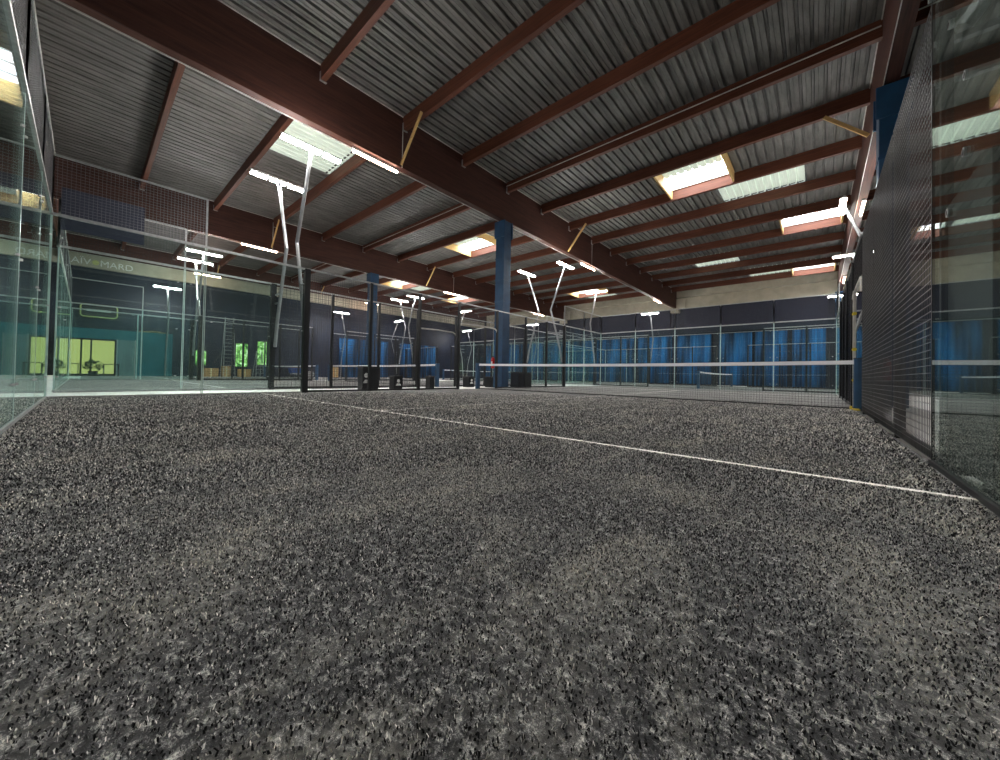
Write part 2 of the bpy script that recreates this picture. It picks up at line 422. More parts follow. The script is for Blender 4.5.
# yellow knee braces
def brace(p, q, lab):
    o = obj('knee_brace', MB().bar(p, q, .09, .05, (0,1,0)), M['pine'], None, p); tag(o, lab, 'brace', 'yellow timber knee braces')
brace((-.47, PY(1)-.12, 7.08), (.55, PY(1)-.12, 8.30), 'yellow timber brace on the middle beam right of the glowing tube')
brace((-.47, PY(5)-.12, 7.08), (.55, PY(5)-.12, 8.30), 'yellow timber brace on the middle beam beyond the blue column')
brace((-12.5, PY(1)-.12, 7.08), (-11.5, PY(1)-.12, 8.30), 'yellow timber brace on the left beam between the two bent lamp poles')
brace((-12.5, PY(5)-.12, 7.08), (-11.5, PY(5)-.12, 8.30), 'yellow timber brace on the left beam beyond the slim blue column')
brace((10.46, PY(4)-.12, 7.30), (9.55, PY(4)-.12, 8.22), 'yellow timber brace from the right-hand column up to a purlin')
brace((10.78, PY(2)-.12, 7.2), (11.7, PY(2)-.12, 8.25), 'yellow timber brace outside the right-hand beam above the mesh top')
brace((-24.7, PY(1)-.12, 7.66), (-24.1, PY(1)-.12, 8.26), 'yellow timber brace on the farthest left beam, seen through the glass')
brace((-24.7, PY(4)-.12, 7.66), (-24.1, PY(4)-.12, 8.26), 'yellow timber brace on the farthest left beam, seen over the mesh')

# columns
def column(x, y, s, lab):
    t = thing('roof_column', lab, 'column', (x, y, -.02), 'blue columns')
    obj('shaft', MB().box((x-s/2, y-s/2, -.02), (x+s/2, y+s/2, 6.45)), M['bluecol'], t, bevel=.015)
    h = s/2+.05
    obj('head_plates', MB().box((x-h, y-h, 6.30), (x+h, y-s/2, 7.0)).box((x-h, y+s/2, 6.30), (x+h, y+h, 7.0)).box((x-s/2, y-s/2, 6.45), (x+s/2, y+s/2, 7.0)), M['bluecol'], t, bevel=.01)
    st = MB()
    for k in range(6): st.box((x-s/2-.012, y-s/2-.012, .9+k*.9), (x+s/2+.012, y+s/2+.012, .96+k*.9))
    obj('straps', st, M['bluecol'], t)
column(-.66, 2.04, .46, 'big blue column standing behind the left end of the near net')
column(-12.6, 2.75, .46, 'slim distant blue column left of centre behind the near mesh fence')
column(10.66, 2.04, .46, 'tall blue column behind the dark mesh on the right')
column(10.66, 26.3, .5, 'blue column beside the far wall at the right end')
def extinguisher(x, y, z, lab):
    t = thing('fire_extinguisher', lab, 'fire extinguisher', (x, y, z))
    obj('bottle', MB().tube([(x,y,z),(x,y,z+.03),(x,y,z+.38),(x,y,z+.44),(x,y,z+.47)], [.06,.075,.075,.05,.02], 16), M['red'], t, smooth=True)
    obj('valve', MB().box((x-.02, y-.05, z+.47), (x+.02, y+.03, z+.52)), M['black'], t)
    obj('label', MB().box((x-.04, y-.079, z+.12), (x+.04, y-.073, z+.28)), M['white'], t)
extinguisher(-.85, 1.72, .80, 'red fire extinguisher on the big blue column above the near net')
extinguisher(10.55, 1.72, .55, 'red fire extinguisher on the blue column behind the right-hand mesh')

# ------------------------------------------------------------------ courts
def wires(mb, T, u0, v0, u1, v1, z0, z1, step=.05, w=.004, hstep=None):
    """a welded grid between two plan points"""
    L = math.hypot(u1-u0, v1-v0); n = max(1, int(round(L/step)))
    for k in range(n+1):
        f = k/n; u = u0+(u1-u0)*f; v = v0+(v1-v0)*f
        mb.bar(T(u, v, z0), T(u, v, z1), w)
    hs = hstep or step; m = max(1, int(round((z1-z0)/hs)))
    for k in range(m+1):
        z = z0+(z1-z0)*k/m
        mb.bar(T(u0, v0, z), T(u1, v1, z), w)

def pane(T, u0, v0, u1, v1, z0, z1, th=.012):
    d = Vector((u1-u0, v1-v0)).normalized(); n = Vector((-d.y, d.x))*th/2
    mb = MB()
    poly = [T(u0-n.x, v0-n.y, z0), T(u1-n.x, v1-n.y, z0), T(u1-n.x, v1-n.y, z1), T(u0-n.x, v0-n.y, z1)]
    e = Vector(T(u0+n.x, v0+n.y, z0)) - Vector(T(u0-n.x, v0-n.y, z0))
    return mb.prism(poly, e)

def glass_wall(T, pts, lab, grp, upper=None, fine=True, wirem='wire', base='steel', fix=None):
    """pts: plan points of the pane joints; upper: list of pane indices that carry one more metre of mesh"""
    c = T(*pts[0], 0)
    t = thing('glass_wall', lab, 'glass wall', c, grp)
    for i in range(len(pts)-1):
        (a, b), (c2, d) = pts[i], pts[i+1]
        L = math.hypot(c2-a, d-b); e = .012/L
        p0 = (a+(c2-a)*e, b+(d-b)*e); p1 = (c2-(c2-a)*e, d-(d-b)*e)
        g = obj('glass_pane', pane(T, *p0, *p1, .03, 3.0), M['glass'], t)
        ed = MB()
        ed.bar(T(*p0, .03), T(*p0, 3.0), .014); ed.bar(T(*p1, .03), T(*p1, 3.0), .014); 
        obj('pane_edge', ed, M['black' if base == 'black' else 'edge'], g)
        if fix and i == len(pts)-2:
            for (fv, fz) in fix:
                ring = MB().tube([T(9.990, fv, fz), T(10.010, fv, fz)], .024, 20)
                obj('disc_fixing', ring, M['steel'], g)
                obj('disc_centre', MB().tube([T(9.987, fv, fz), T(9.989, fv, fz)], .015, 16), M['black'], g)
        if fine and not fix:
            cl = MB()
            for z in (.35, 1.5, 2.65):
                for f in (.06, .94):
                    q = T(a+(c2-a)*f, b+(d-b)*f, z); cl.bar((q[0]-.012, q[1]-.012, z), (q[0]+.012, q[1]+.012, z), .022)
            obj('glass_fixing', cl, M['steel'], g)
    r = MB().bar(T(*pts[0], 3.02), T(*pts[-1], 3.02), .045, .045)
    obj('top_rail', r, M['steel'], t)
    obj('base_rail', MB().bar(T(*pts[0], .008), T(*pts[-1], .008), .035, .04), M[base], t)
    if upper:
        for i in upper:
            (a, b), (c2, d) = pts[i], pts[i+1]
            w = MB(); wires(w, T, a, b, c2, d, 3.05, 4.0, .05 if fine else .1, .004 if fine else .006)
            wm = obj('upper_wire_mesh', w, M[wirem], t)
            f = MB().bar(T(a, b, 4.0), T(c2, d, 4.0), .03); f.bar(T(c2, d, 3.04), T(c2, d, 4.0), .03).bar(T(a, b, 3.04), T(a, b, 4.0), .03)
            obj('mesh_frame', f, M['steel'], wm)
    return t

def mesh_fence(T, u, vs, lab, grp, gate_end=None, fine=True, thick0=.16, horiz=False, sgn=0, wirem='wire'):
    """vs: post positions along v at constant u (or along u at constant v when horiz)"""
    Q = (lambda v, z: T(v, u, z)) if horiz else (lambda v, z: T(u, v, z))
    T2 = (lambda a, b, z: T(b, a, z)) if horiz else T
    t = thing('mesh_fence', lab, 'fence', Q(vs[0], 0), grp)
    for i, v in enumerate(vs):
        w = thick0 if i == 0 else .075
        Q = (lambda v, z: T(v, u, z)) if horiz else (lambda v, z: T(u + sgn*.05, v, z))
        p = obj('fence_post', MB().bar(Q(v, -.02), Q(v, 3.02), w, w, (0,1,0)), M['black'], t)
        if fine: obj('base_plate', MB().bar(Q(v, -.018), Q(v, .0), .16, .16, (0,1,0)), M['black'], p)
    for i in range(len(vs)-1):
        w = MB(); wires(w, T2, u, vs[i]+.03, u, vs[i+1]-.03, .03, 3.0, .05 if fine else .1, .0042 if fine else .006, .05 if fine else .1)
        obj('wire_mesh', w, M[wirem], t)
    obj('top_rail', MB().bar(Q(vs[0], 3.03), Q(vs[-1], 3.03), .04), M['steel'], t)
    obj('bottom_rail', MB().bar(Q(vs[0], .03), Q(vs[-1], .03), .05), M['black'], t)
    return t

def gateway(T, u, lab, grp, fine=True):
    t = thing('gateway_frame', lab, 'gateway', T(u, 0, 0), grp)
    w = MB(); wires(w, T, u, -.97, u, .97, 2.35, 3.0, .05 if fine else .1, .005)
    obj('header_mesh', w, M['wire'], t)
    obj('header_rail', MB().tube([T(u,-1,2.05), T(u,-.98,2.24), T(u,-.85,2.31), T(u,0,2.33), T(u,.85,2.31), T(u,.98,2.24), T(u,1,2.05)], .028, 8), M['trim'], t, smooth=True)
    obj('top_rail', MB().bar(T(u,-1,3.03), T(u,1,3.03), .04), M['steel'], t)
    return t

def net(T, lab, u0=0., u1=10., v=0., fine=True):
    t = thing('padel_net', lab, 'net', T(u0, v, 0), 'court nets')
    zt = lambda f: .92 - .035*4*f*(1-f)
    n = 20
    for k in range(n):
        pass
    b = MB()
    for k in range(n):
        f0, f1 = k/n, (k+1)/n
        b.bar(T(u0+(u1-u0)*f0, v, zt(f0)-.035), T(u0+(u1-u0)*f1, v, zt(f1)-.035), .02, .075)
    obj('top_band', b, M['band'], t)
    w = MB(); st = .05 if fine else .12; c = int((u1-u0)/st)
    for k in range(c+1):
        f = k/c; uu = u0+(u1-u0)*f
        w.bar(T(uu, v, .02), T(uu, v, zt(f)-.07), .0035 if fine else .006)
    m = int(.84/st)
    for k in range(m):
        f = (k+.5)/m
        w.bar(T(u0, v, .02+.83*f), T(u1, v, .02+.83*f), .0035 if fine else .006)
    obj('net_mesh', w, M['net'], t)
    obj('bottom_cord', MB().bar(T(u0, v, .015), T(u1, v, .015), .025), M['black'], t)
    for uu in (u0-.02, u1+.02):
        p = obj('net_post', MB().bar(T(uu, v, -.02), T(uu, v, .95), .13, .13, (0,1,0)), M['bluepost'], t, bevel=.01)
        obj('post_cap', MB().bar(T(uu, v, .95), T(uu, v, .965), .14, .14, (0,1,0)), M['black'], p)
    return t

def pile(T, cx0, cy0):
    import numpy as np
    rg = np.random.default_rng(5)
    pts = []
    for r0, r1, dens, sz in ((.0, 2.0, 24000, .0030), (2.0, 3.6, 12500, .0044), (3.6, 10.5, 4600, .0068)):
        n = int(dens*(2*r1)**2)
        p = rg.uniform(-r1, r1, (n, 2)); d = np.hypot(p[:,0], p[:,1])
        p = p[(d >= r0) & (d < r1) & (rg.uniform(0, 1, n) > (d-5.5)/5.0)] + (cx0, cy0)
        k = (p[:,0] > .03) & (p[:,0] < 9.97) & (p[:,1] > -9.97) & (abs(p[:,1]+6.95) > .027) & ~((abs(p[:,0]-5) < .027) & (p[:,1] > -6.95))
        p = p[k]; pts.append(np.column_stack([p, np.full(len(p), sz)]))
    p = np.concatenate(pts); n = len(p)
    w = p[:,2]*rg.uniform(.6, 1.3, n); h = p[:,2]*rg.uniform(1.0, 2.2, n); a = rg.uniform(0, 6.283, n); b = rg.uniform(0, 6.283, n); lean = h*rg.uniform(.1, .9, n)
    ca, sa = np.cos(a), np.sin(a); lx, ly = np.cos(b)*lean, np.sin(b)*lean
    V = np.zeros((n, 4, 3)); x, y = p[:,0], p[:,1]
    V[:,0] = np.column_stack([x-ca*w/2, y-sa*w/2, np.full(n, -.001)]); V[:,1] = np.column_stack([x+ca*w/2, y+sa*w/2, np.full(n, -.001)])
    V[:,2] = np.column_stack([x+ca*w*.4+lx, y+sa*w*.4+ly, h]); V[:,3] = np.column_stack([x-ca*w*.4+lx, y-sa*w*.4+ly, h])
    off = wloc(T); V -= np.array(off)
    me = bpy.data.meshes.new('turf_pile'); me.vertices.add(n*4); me.vertices.foreach_set('co', V.ravel())
    me.loops.add(n*4); me.loops.foreach_set('vertex_index', np.arange(n*4, dtype=np.int32))
    me.polygons.add(n); me.polygons.foreach_set('loop_start', np.arange(0, n*4, 4, dtype=np.int32)); 
    try: me.polygons.foreach_set('loop_total', np.full(n, 4, dtype=np.int32))
    except Exception: pass
    me.update(calc_edges=True); me.materials.append(M['pile'])
    o = bpy.data.objects.new('turf_pile', me); COL.objects.link(o); o.parent = T; o['kind'] = 'stuff'

def court_light(T, u, v, out, lab, zb=1.2):
    """double-bent pole: leans out of the court, bends back in and carries three lamp heads"""
    t = thing('court_light', lab, 'light pole', T(u+.1*out, v, 0), 'bent court light poles')
    pt = lambda du, z: T(u+du*out, v, z)
    b = obj('lower_pole', MB().tube([pt(.12 if zb > 0 else .02, zb)] + ([pt(.25,1.9)] if zb < 2 else []) + [pt(.80,3.80)], .045, 10), M['pole'], t)
    obj('pole_bracket', MB().bar(pt(.0,2.7), pt(.46,2.7), .04).bar(pt(.0,2.45), pt(.40,2.45), .04), M['pole'], b)
    obj('upper_pole', MB().tube([pt(.80,3.78), pt(.83,3.88), pt(.05,5.98)], .045, 10), M['pole'], t)
    A = lambda d, du, z: T(u+du*out, v+d, z)
    obj('cross_bar', MB().bar(A(-.70,.02,6.09), A(.70,.02,6.09), .05, .03), M['housing'], t)
    for d in (-.48, 0, .48):
        h = obj('lamp_head', MB().bar(A(d-.21,-.0,6.045), A(d+.21,-.0,6.045), .13, .05), M['housing'], t, bevel=.008)
        obj('light_panel', MB().bar(A(d-.20,-.0,6.008), A(d+.20,-.0,6.004), .15, .032), M['lamp'], h)
    return t

def turf(T, lab, L=10., W=10., lines=True):
    c = T(W/2, 0, 0)
    t = thing('court_turf', lab, 'artificial turf', c, 'turf court surfaces')
    a = T(0, -L, -.02); b = T(W, L, 0)
    obj('turf_carpet', MB().box(a, b), M['turf'], t)
    if lines:
        for (p, q) in (((0,-6.95),(W,-6.95)), ((0,6.95),(W,6.95)), ((W/2,-6.95),(W/2,6.95))):
            if p[0] == q[0]: a, b = T(p[0]-.025, p[1], -.01), T(q[0]+.025, q[1], .003)
            else: a, b = T(p[0], p[1]-.025, -.01), T(q[0], q[1]+.025, .003)
            obj('court_line', MB().box(a, b), M['line'], t)
    return t

FP = [-6.04, -4.33, -2.67, -1]; FP2 = [1, 2.85, 4.45, 6]

# --- nearest court
T1 = lambda u, v, z: (u, v, z)
pile(turf(T1, 'dark grey sanded turf of the nearest court with thin white lines'), 9.4, -9.6)
glass_wall(T1, [(10,-10),(8,-10),(6,-10),(4,-10),(2,-10),(0,-10)], 'tall greenish glass back wall at the left border with mesh on top', 'glass walls of the nearest court', upper=[0,1,2,3,4], wirem='wire2')
glass_wall(T1, [(0,-10),(0,-8),(0,-6)], 'left glass side wall of the nearest court, up to the thick black post', 'glass walls of the nearest court', upper=[0], wirem='wire2')
glass_wall(T1, [(10,-10),(10,-8),(10,-6)], 'tall dark glass side wall at the right border of the picture', 'glass walls of the nearest court', base='black', fix=[(-6.43,2.53),(-6.72,2.06),(-6.70,1.68),(-6.39,1.48)])
glass_wall(T1, [(0,10),(2,10),(4,10),(6,10),(8,10),(10,10)], 'glass far end wall behind the near net with pale-framed mesh above', 'glass walls of the nearest court', upper=[0,1,2,3,4])
glass_wall(T1, [(0,10),(0,8),(0,6)], 'glass side wall at the far left corner of the nearest court', 'glass walls of the nearest court', upper=[0,1])
glass_wall(T1, [(10,10),(10,8),(10,6)], 'glass side wall at the far right corner of the nearest court', 'glass walls of the nearest court', upper=[0])
mesh_fence(T1, 0, FP, 'dark mesh fence with thick black first post, left of centre', 'mesh fences of the nearest court', thick0=.125)
mesh_fence(T1, 0, FP2[::-1], 'dark mesh fence running on right of the big blue column', 'mesh fences of the nearest court', thick0=.12)
mesh_fence(T1, 10, FP, 'big black mesh fence on the right, in front of the tall blue column', 'mesh fences of the nearest court', thick0=.05, sgn=1, wirem='wire2')
mesh_fence(T1, 10, FP2[::-1], 'black mesh fence on the right beyond the end of the net', 'mesh fences of the nearest court', thick0=.1)
gateway(T1, 0, 'pale curved gateway rail at the left end of the near net', 'gateways of the nearest court')
gateway(T1, 10, 'gateway at the right end of the near net beside the black mesh', 'gateways of the nearest court')
net(T1, 'white-banded net crossing the nearest court from centre to the right mesh')
court_light(T1, 0, -6, -1, 'tall double-bent lamp pole on the thick black post, highest lamp on the left')
court_light(T1, 0, 6, -1, 'bent lamp pole leaning left then right, brighter of two beyond the blue column')
court_light(T1, 10, 6, 1, 'glaring lamp at the top right beside the mesh top and right-hand beam')
court_light(T1, 10, -6, 1, 'lamp pole above the right glass wall, just outside the picture', zb=2.75)

# --- second court, to the left
T2 = lambda u, v, z: (u-12.4, v, z)
turf(T2, 'grey turf of the second court seen through the left glass')
glass_wall(T2, [(10,-10),(8,-10),(6,-10),(4,-10),(2,-10),(0,-10)], 'glass back wall of the second court running towards the yellow lit room', 'glass walls of the second court', fine=False, upper=[0,1,2,3,4])
glass_wall(T2, [(10,-10),(10,-8),(10,-6)], 'glass wall of the second court just behind the nearest court left glass', 'glass walls of the second court', upper=[0])
glass_wall(T2, [(0,-10),(0,-8),(0,-6)], 'far side glass wall of the second court before the lit room', 'glass walls of the second court', fine=False, upper=[0])
glass_wall(T2, [(0,10),(2,10),(4,10),(6,10),(8,10),(10,10)], 'glass far end wall of the second court, behind its net', 'glass walls of the second court', fine=False, upper=[0,1,2,3,4])
glass_wall(T2, [(10,10),(10,8),(10,6)], 'glass side wall at the far end of the second court beside the walkway', 'glass walls of the second court', fine=False, upper=[0])
mesh_fence(T2, 10, FP, 'mesh fence of the second court just behind the near left fence', 'mesh fences of the second court', thick0=.125, fine=False)
mesh_fence(T2, 10, FP2[::-1], 'mesh fence of the second court behind the big blue column', 'mesh fences of the second court', fine=False)
mesh_fence(T2, 0, FP, 'far side mesh fence of the second court left of the slim blue column', 'mesh fences of the second court', fine=False)
mesh_fence(T2, 0, FP2[::-1], 'far side mesh fence of the second court right of the slim blue column', 'mesh fences of the second court', fine=False)
gateway(T2, 10, 'gateway of the second court beside its blue net post', 'gateways of the second court', fine=False)
net(T2, 'white-banded net of the second court behind the near left fence', fine=False)
court_light(T2, 10, -6, 1, 'bent lamp pole left of the tallest one, second highest lamp')
court_light(T2, 10, 6, 1, 'bent lamp pole just right of the big blue column')
court_light(T2, 0, -6, -1, 'upper lamp strip of the pair seen through the left glass, second court')
court_light(T2, 0, 6, -1, 'second court far lamp pole, right of the slim blue column')

# --- third court, by the left wall
T3 = lambda u, v, z: (-24.2+u, v, z)
turf(lambda u, v, z: T3(u, v*.97, z) , 'distant turf of the third court before the left wall', L=10.)
net(T3, 'distant net of the third court before the left wall', fine=False)
mesh_fence(T3, 9.8, FP, 'mesh fence of the third court near the slim ladder', 'mesh fences of the third court', fine=False)
mesh_fence(T3, 9.8, FP2[::-1], 'mesh fence of the third court beyond the slim blue column', 'mesh fences of the third court', fine=False)
glass_wall(T3, [(9.8,-10),(9.8,-8),(9.8,-6)], 'distant glass wall of the third court in front of the teal room', 'glass walls of the third court', fine=False)
court_light(T3, 9.8, -6, 1, 'lower lamp strip of the pair seen through the left glass, third court')
court_light(T3, 9.8, 6, 1, 'lamp pole of the third court, low over the fence left of centre')
court_light(T3, .35, -6, 1, 'lamp pole nearest the teal room, lowest strip seen through the left glass', zb=-.02)
court_light(T3, .35, 6, 1, 'small lamp pole by the left wall, seen through the near mesh', zb=-.02)

# --- two cross courts in the second row
def TX(x0, y0): return lambda u, v, z: (x0+v, y0+u, z)
T4 = TX(4.6, 12.2)
turf(T4, 'turf of the cross court behind the glass far wall')
net(T4, 'distant net of the cross court seen under the near net band', fine=False)
T4w = [(10,-10),(8,-10),(6,-10),(4,-10),(2,-10),(0,-10)]
glass_wall(T4, T4w, 'end glass wall of the cross court behind the far left corner', 'glass walls of the cross court', fine=False, upper=[1,2,3])
glass_wall(T4, [(0,-10),(0,-8),(0,-6)], 'near side glass of the cross court, its left corner', 'glass walls of the cross court', fine=False)
glass_wall(T4, [(10,-10),(10,-8),(10,-6)], 'far side glass of the cross court, its left corner before the curtains', 'glass walls of the cross court', fine=False)
glass_wall(T4, [(0,10),(0,8),(0,6)], 'near side glass of the cross court, its right corner', 'glass walls of the cross court', fine=False)
glass_wall(T4, [(10,10),(10,8),(10,6)], 'far side glass of the cross court, its right corner before the curtains', 'glass walls of the cross court', fine=False)
mesh_fence(T4, 10, FP, 'far side mesh fence of the cross court left of its net', 'mesh fences of the cross court', fine=False)
mesh_fence(T4, 10, FP2[::-1], 'far side mesh fence of the cross court right of its net', 'mesh fences of the cross court', fine=False)
mesh_fence(T4, 0, FP[:3], 'near side mesh fence of the cross court left of its net', 'mesh fences of the cross court', fine=False)
mesh_fence(T4, 0, FP2[::-1][:3], 'near side mesh fence of the cross court right of its net', 'mesh fences of the cross court', fine=False)
court_light(T4, 0, -6, -1, 'straight-looking lamp pole at the far left corner of the nearest court')
court_light(T4, 10, -6, 1, 'lamp pole before the far wall, left of the middle beam end')
court_light(T4, 0, 6, -1, 'small lamp under the glaring one beside the right-hand beam')
court_light(T4, 10, 6, 1, 'lamp pole near the far right corner of the hall')
T5 = TX(-16.5, 12.2)
turf(T5, 'distant turf of the farthest cross court on the left')
net(T5, 'distant net of the farthest cross court on the left', fine=False)
glass_wall(T5, [(10,10),(8,10),(6,10),(4,10),(2,10),(0,10)], 'end glass wall of the farthest cross court behind the big blue column', 'glass walls of the farthest cross court', fine=False, upper=[1,2,3])
glass_wall(T5, [(0,10),(0,8),(0,6)], 'near side glass of the farthest cross court, right of the slim blue column', 'glass walls of the farthest cross court', fine=False)
glass_wall(T5, [(10,10),(10,8),(10,6)], 'far side glass of the farthest cross court before the curtains', 'glass walls of the farthest cross court', fine=False)
mesh_fence(T5, 0, FP, 'near side mesh fence of the farthest cross court by the left wall', 'mesh fences of the farthest cross court', fine=False)
mesh_fence(T5, 0, FP2[::-1], 'near side mesh fence of the farthest cross court, right half', 'mesh fences of the farthest cross court', fine=False)
court_light(T5, 0, 2.7, -1, 'distant lamp pole seen under the left beam between two fence posts', zb=-.02)
court_light(T5, 10, 2.7, 1, 'distant lamp pole just right of the big blue column base', zb=-.02)
court_light(T5, 10, -7.5, 1, 'small distant lamp pole before the left end of the curtains', zb=-.02)
court_light(T5, 0, -7.5, -1, 'distant lamp pole by the left wall behind the second court net', zb=-.02)
# --- court behind the right mesh
T6 = lambda u, v, z: (12.5+u, v, z)
turf(T6, 'turf of the court behind the mesh and glass on the right')
net(T6, 'net of the court behind the right-hand mesh', fine=False)
mesh_fence(T6, 0, [-6, -3.5, -1], 'second mesh fence behind the big black mesh on the right', 'mesh fences of the right-hand court', fine=False)
mesh_fence(T6, 0, [6, 3.5, 1], 'farther mesh fence behind the big black mesh on the right', 'mesh fences of the right-hand court', fine=False)

# ------------------------------------------------------------------ tube lights on the beams
def tube_light(x, y0, y1, z, lab, wire=True):
    t = thing('tube_light', lab, 'tube light', (x, y0, z), 'warm tube lights on the beams')
    obj('fitting', MB().box((x-.05, y0, z+.03), (x+.05, y1, z+.09)), M['housing'], t)
    obj('light_tube', MB().tube([(x, y0+.03, z), (x, y1-.03, z)], .032, 10), M['tube'], t)
    return t
tube_light(-.71, -4.65, -3.12, 6.93, 'glowing orange-pink tube under the middle beam, nearest, right of the highest lamp')
tube_light(-.71, 8.8, 10.5, 6.93, 'glowing pink tube under the middle beam beyond the big blue column')
tube_light(-.71, 21.0, 22.8, 6.93, 'small glowing pink tube under the far end of the middle beam')
tube_light(-12.62, -4.5, -2.85, 6.93, 'glowing orange-pink tube under the left beam, left of the two bent poles')
tube_light(-12.62, 8.8, 10.6, 6.93, 'glowing warm tube under the left beam, right of the slim blue column')
tube_light(-12.62, 20.8, 22.5, 6.93, 'small warm tube under the far end of the left beam')
tube_light(-24.86, -4.5, -2.9, 7.53, 'warm orange tube by the left wall, seen through the left glass')
tube_light(-24.86, 8.8, 10.6, 7.53, 'warm tube by the left wall beyond the slim blue column')
tube_light(10.66, 8.5, 10.0, 6.93, 'pink tube under the right-hand beam beside the glaring lamp')
tube_light(10.66, 21.0, 22.8, 6.93, 'small pink tube under the far end of the right-hand beam')

# ------------------------------------------------------------------ far wall curtains
def curtain(x0, x1, y, z1, lab, along='x'):
    mb = MB(); n = int((x1-x0)/.045); ph = random.random()*6
    for k in range(n+1):
        x = x0+(x1-x0)*k/n
        dy = .07*math.sin(x*2*math.pi/.30+ph) + .03*math.sin(x*9+ph*2)
        for z, s in ((.04, 1.15), (2.2, 1.), (z1, .75)):
            mb.v.append((x, y+dy*s, z) if along == 'x' else (y+dy*s, x, z))
    for k in range(n):
        for j in (0, 1):
            a = k*3+j; mb.f.append((a, a+3, a+4, a+1))
    c = (x0, y, 0) if along == 'x' else (y, x0, 0)
    o = obj('curtain', mb, M['curtain'], None, c, smooth=True)
    s = o.modifiers.new('cloth', 'SOLIDIFY'); s.thickness = .01
    tag(o, lab, 'curtain', 'blue curtains')
cx = [(-25.6,-22.4,'leftmost on the far wall'), (-22.2,-18.9,'second from the left on the far wall'), (-18.5,-15.6,'third from the left on the far wall'), (-15.2,-12.0,'behind the big blue column'),
      (-11.6,-8.4,'right of the big blue column on the far wall'), (-8.1,-4.6,'left of the distant middle lamp'), (-4.2,-1.0,'just left of the middle beam end'), (-.5,2.3,'bright under the middle beam end'),
      (2.9,5.3,'behind the distant net'), (5.5,7.6,'dim, right of the distant net'), (7.9,9.9,'near the right far corner'), (11.0,14.0,'behind the right mesh'), (14.4,18.4,'seen through the right glass'), (18.8,22.6,'last on the right, through the glass')]
for a, b, l in cx: curtain(a, b, YN-.28, 4.5, 'blue pleated curtain, '+l)
curtain(14.0, 19.0, XW+.3, 3.9, 'blue pleated curtain on the left wall, farther one', 'y')
curtain(7.0, 12.5, XW+.3, 3.9, 'blue pleated curtain on the left wall, nearer one', 'y')
tag(obj('curtain_rail', MB().tube([(-26, YN-.28, 4.55), (22.8, YN-.28, 4.55)], .03, 8), M['steel'], None, (0, YN-.28, 4.55)), 'long pale curtain rail along the far wall above the blue curtains', 'rail')
for k, (xa, xb) in enumerate(((-26.2,-13.1), (-12.1,-1.2), (0,10.0), (11.2,22.6))):
    tag(obj('wall_panel', MB().box((xa, YN-.12, 4.75), (xb, YN-.001, 6.95)), M['navyboard'], None, (xa, YN, 4.75), bevel=.01),
        ['dim indigo board strip above the leftmost far curtains', 'dim indigo board strip above the curtains left of the middle beam', 'dim indigo board strip above the curtains right of the middle beam', 'dim indigo board strip above the curtains behind the right mesh'][k], 'wall panel', 'indigo wall boards')

# ------------------------------------------------------------------ west side: lit room, windows, bits and pieces
def window(n, y0, y1, z0, z1, mull):
    f = MB(); x = XW+.03
    f.box((XW, y0-.06, z0-.06), (XW+.06, y0, z1+.06)).box((XW, y1, z0-.06), (XW+.06, y1+.06, z1+.06)).box((XW, y0, z0-.06), (XW+.06, y1, z0)).box((XW, y0, z1), (XW+.06, y1, z1+.06))
    if mull: f.box((XW, (y0+y1)/2-.05, z0), (XW+.06, (y0+y1)/2+.05, z1))
    o = struct('window_%d' % n, f, M['black'])
    obj('pane', MB().box((XW+.005, y0, z0), (XW+.02, y1, z1)), M['green'], o)
window(1, -4.0, -3.35, .85, 1.95, False)
window(2, -1.44, -.62, .8, 2.72, False)
window(3, .08, 1.2, 1.0, 3.0, True)

hx = -24.3
rm = thing('teal_room', 'teal partitioned room with yellow lit windows at the left end of the hall', 'room', (hx, -8, -.02))
w = MB()
w.box((XW, -5.7, -.02), (hx, -5.6, 2.92)).box((hx-.08, -8.25, 2.3), (hx, -5.7, 2.92)).box((hx-.08, -10.65, 2.3), (hx, -8.25, 2.92)).box((hx-.08, -7.4, -.02), (hx, -5.7, 2.3)).box((XW, -10.65, 2.86), (hx-.08, -5.7, 2.92))
obj('partition', w, M['teal'], rm)
f = MB()
for y in (-10.6, -9.75, -9.35, -8.32): f.box((hx-.1, y-.04, -.02), (hx+.02, y+.04, 2.3))
f.box((hx-.1, -10.6, 2.2), (hx+.02, -8.3, 2.3)).box((hx-.1, -10.6, -.02), (hx+.02, -8.3, .12))
obj('window_frame', f, M['black'], rm)
for a, b in ((-10.56,-9.79), (-9.71,-9.39), (-9.31,-8.36)): obj('lit_window', MB().box((hx-.09, a, .12), (hx-.07, b, 2.2)), M['win'], rm)
d = obj('door', MB().box((hx-.05, -8.22, -.02), (hx+.02, -7.45, 2.3)), M['teal_grey'], rm)
obj('door_handle', MB().bar((hx+.06, -7.55, 1.0), (hx+.06, -7.55, 1.2), .03), M['steel'], d)
obj('door_frame', MB().box((hx-.08, -7.45, -.02), (hx+.04, -7.4, 2.35)).box((hx-.08, -8.27, -.02), (hx+.04, -8.22, 2.35)), M['steel'], rm)
o = MB()
o.box((-25.2,-7.25,2.93), (-24.4,-6.7,3.0)).box((-25.3,-6.75,3.0), (-24.5,-6.2,3.06)).box((-25,-6.3,2.93),(-24.4,-5.95,2.99))
tag(obj('cardboard_sheets', o, M['card'], None, (-24.8,-6.6,2.93)), 'flat tan cardboard sheets lying on the teal room roof', 'cardboard')
def table(x, y, lab):
    t = thing('side_table', lab, 'table', (x, y, -.02), 'tables before the lit windows')
    obj('tabletop', MB().box((x-.35, y-.35, .70), (x+.35, y+.35, .74)), M['black'], t)
    for a in (-1,1):
        for b in (-1,1): obj('leg', MB().bar((x+a*.31, y+b*.31, -.02), (x+a*.31, y+b*.31, .70), .035), M['black'], t)
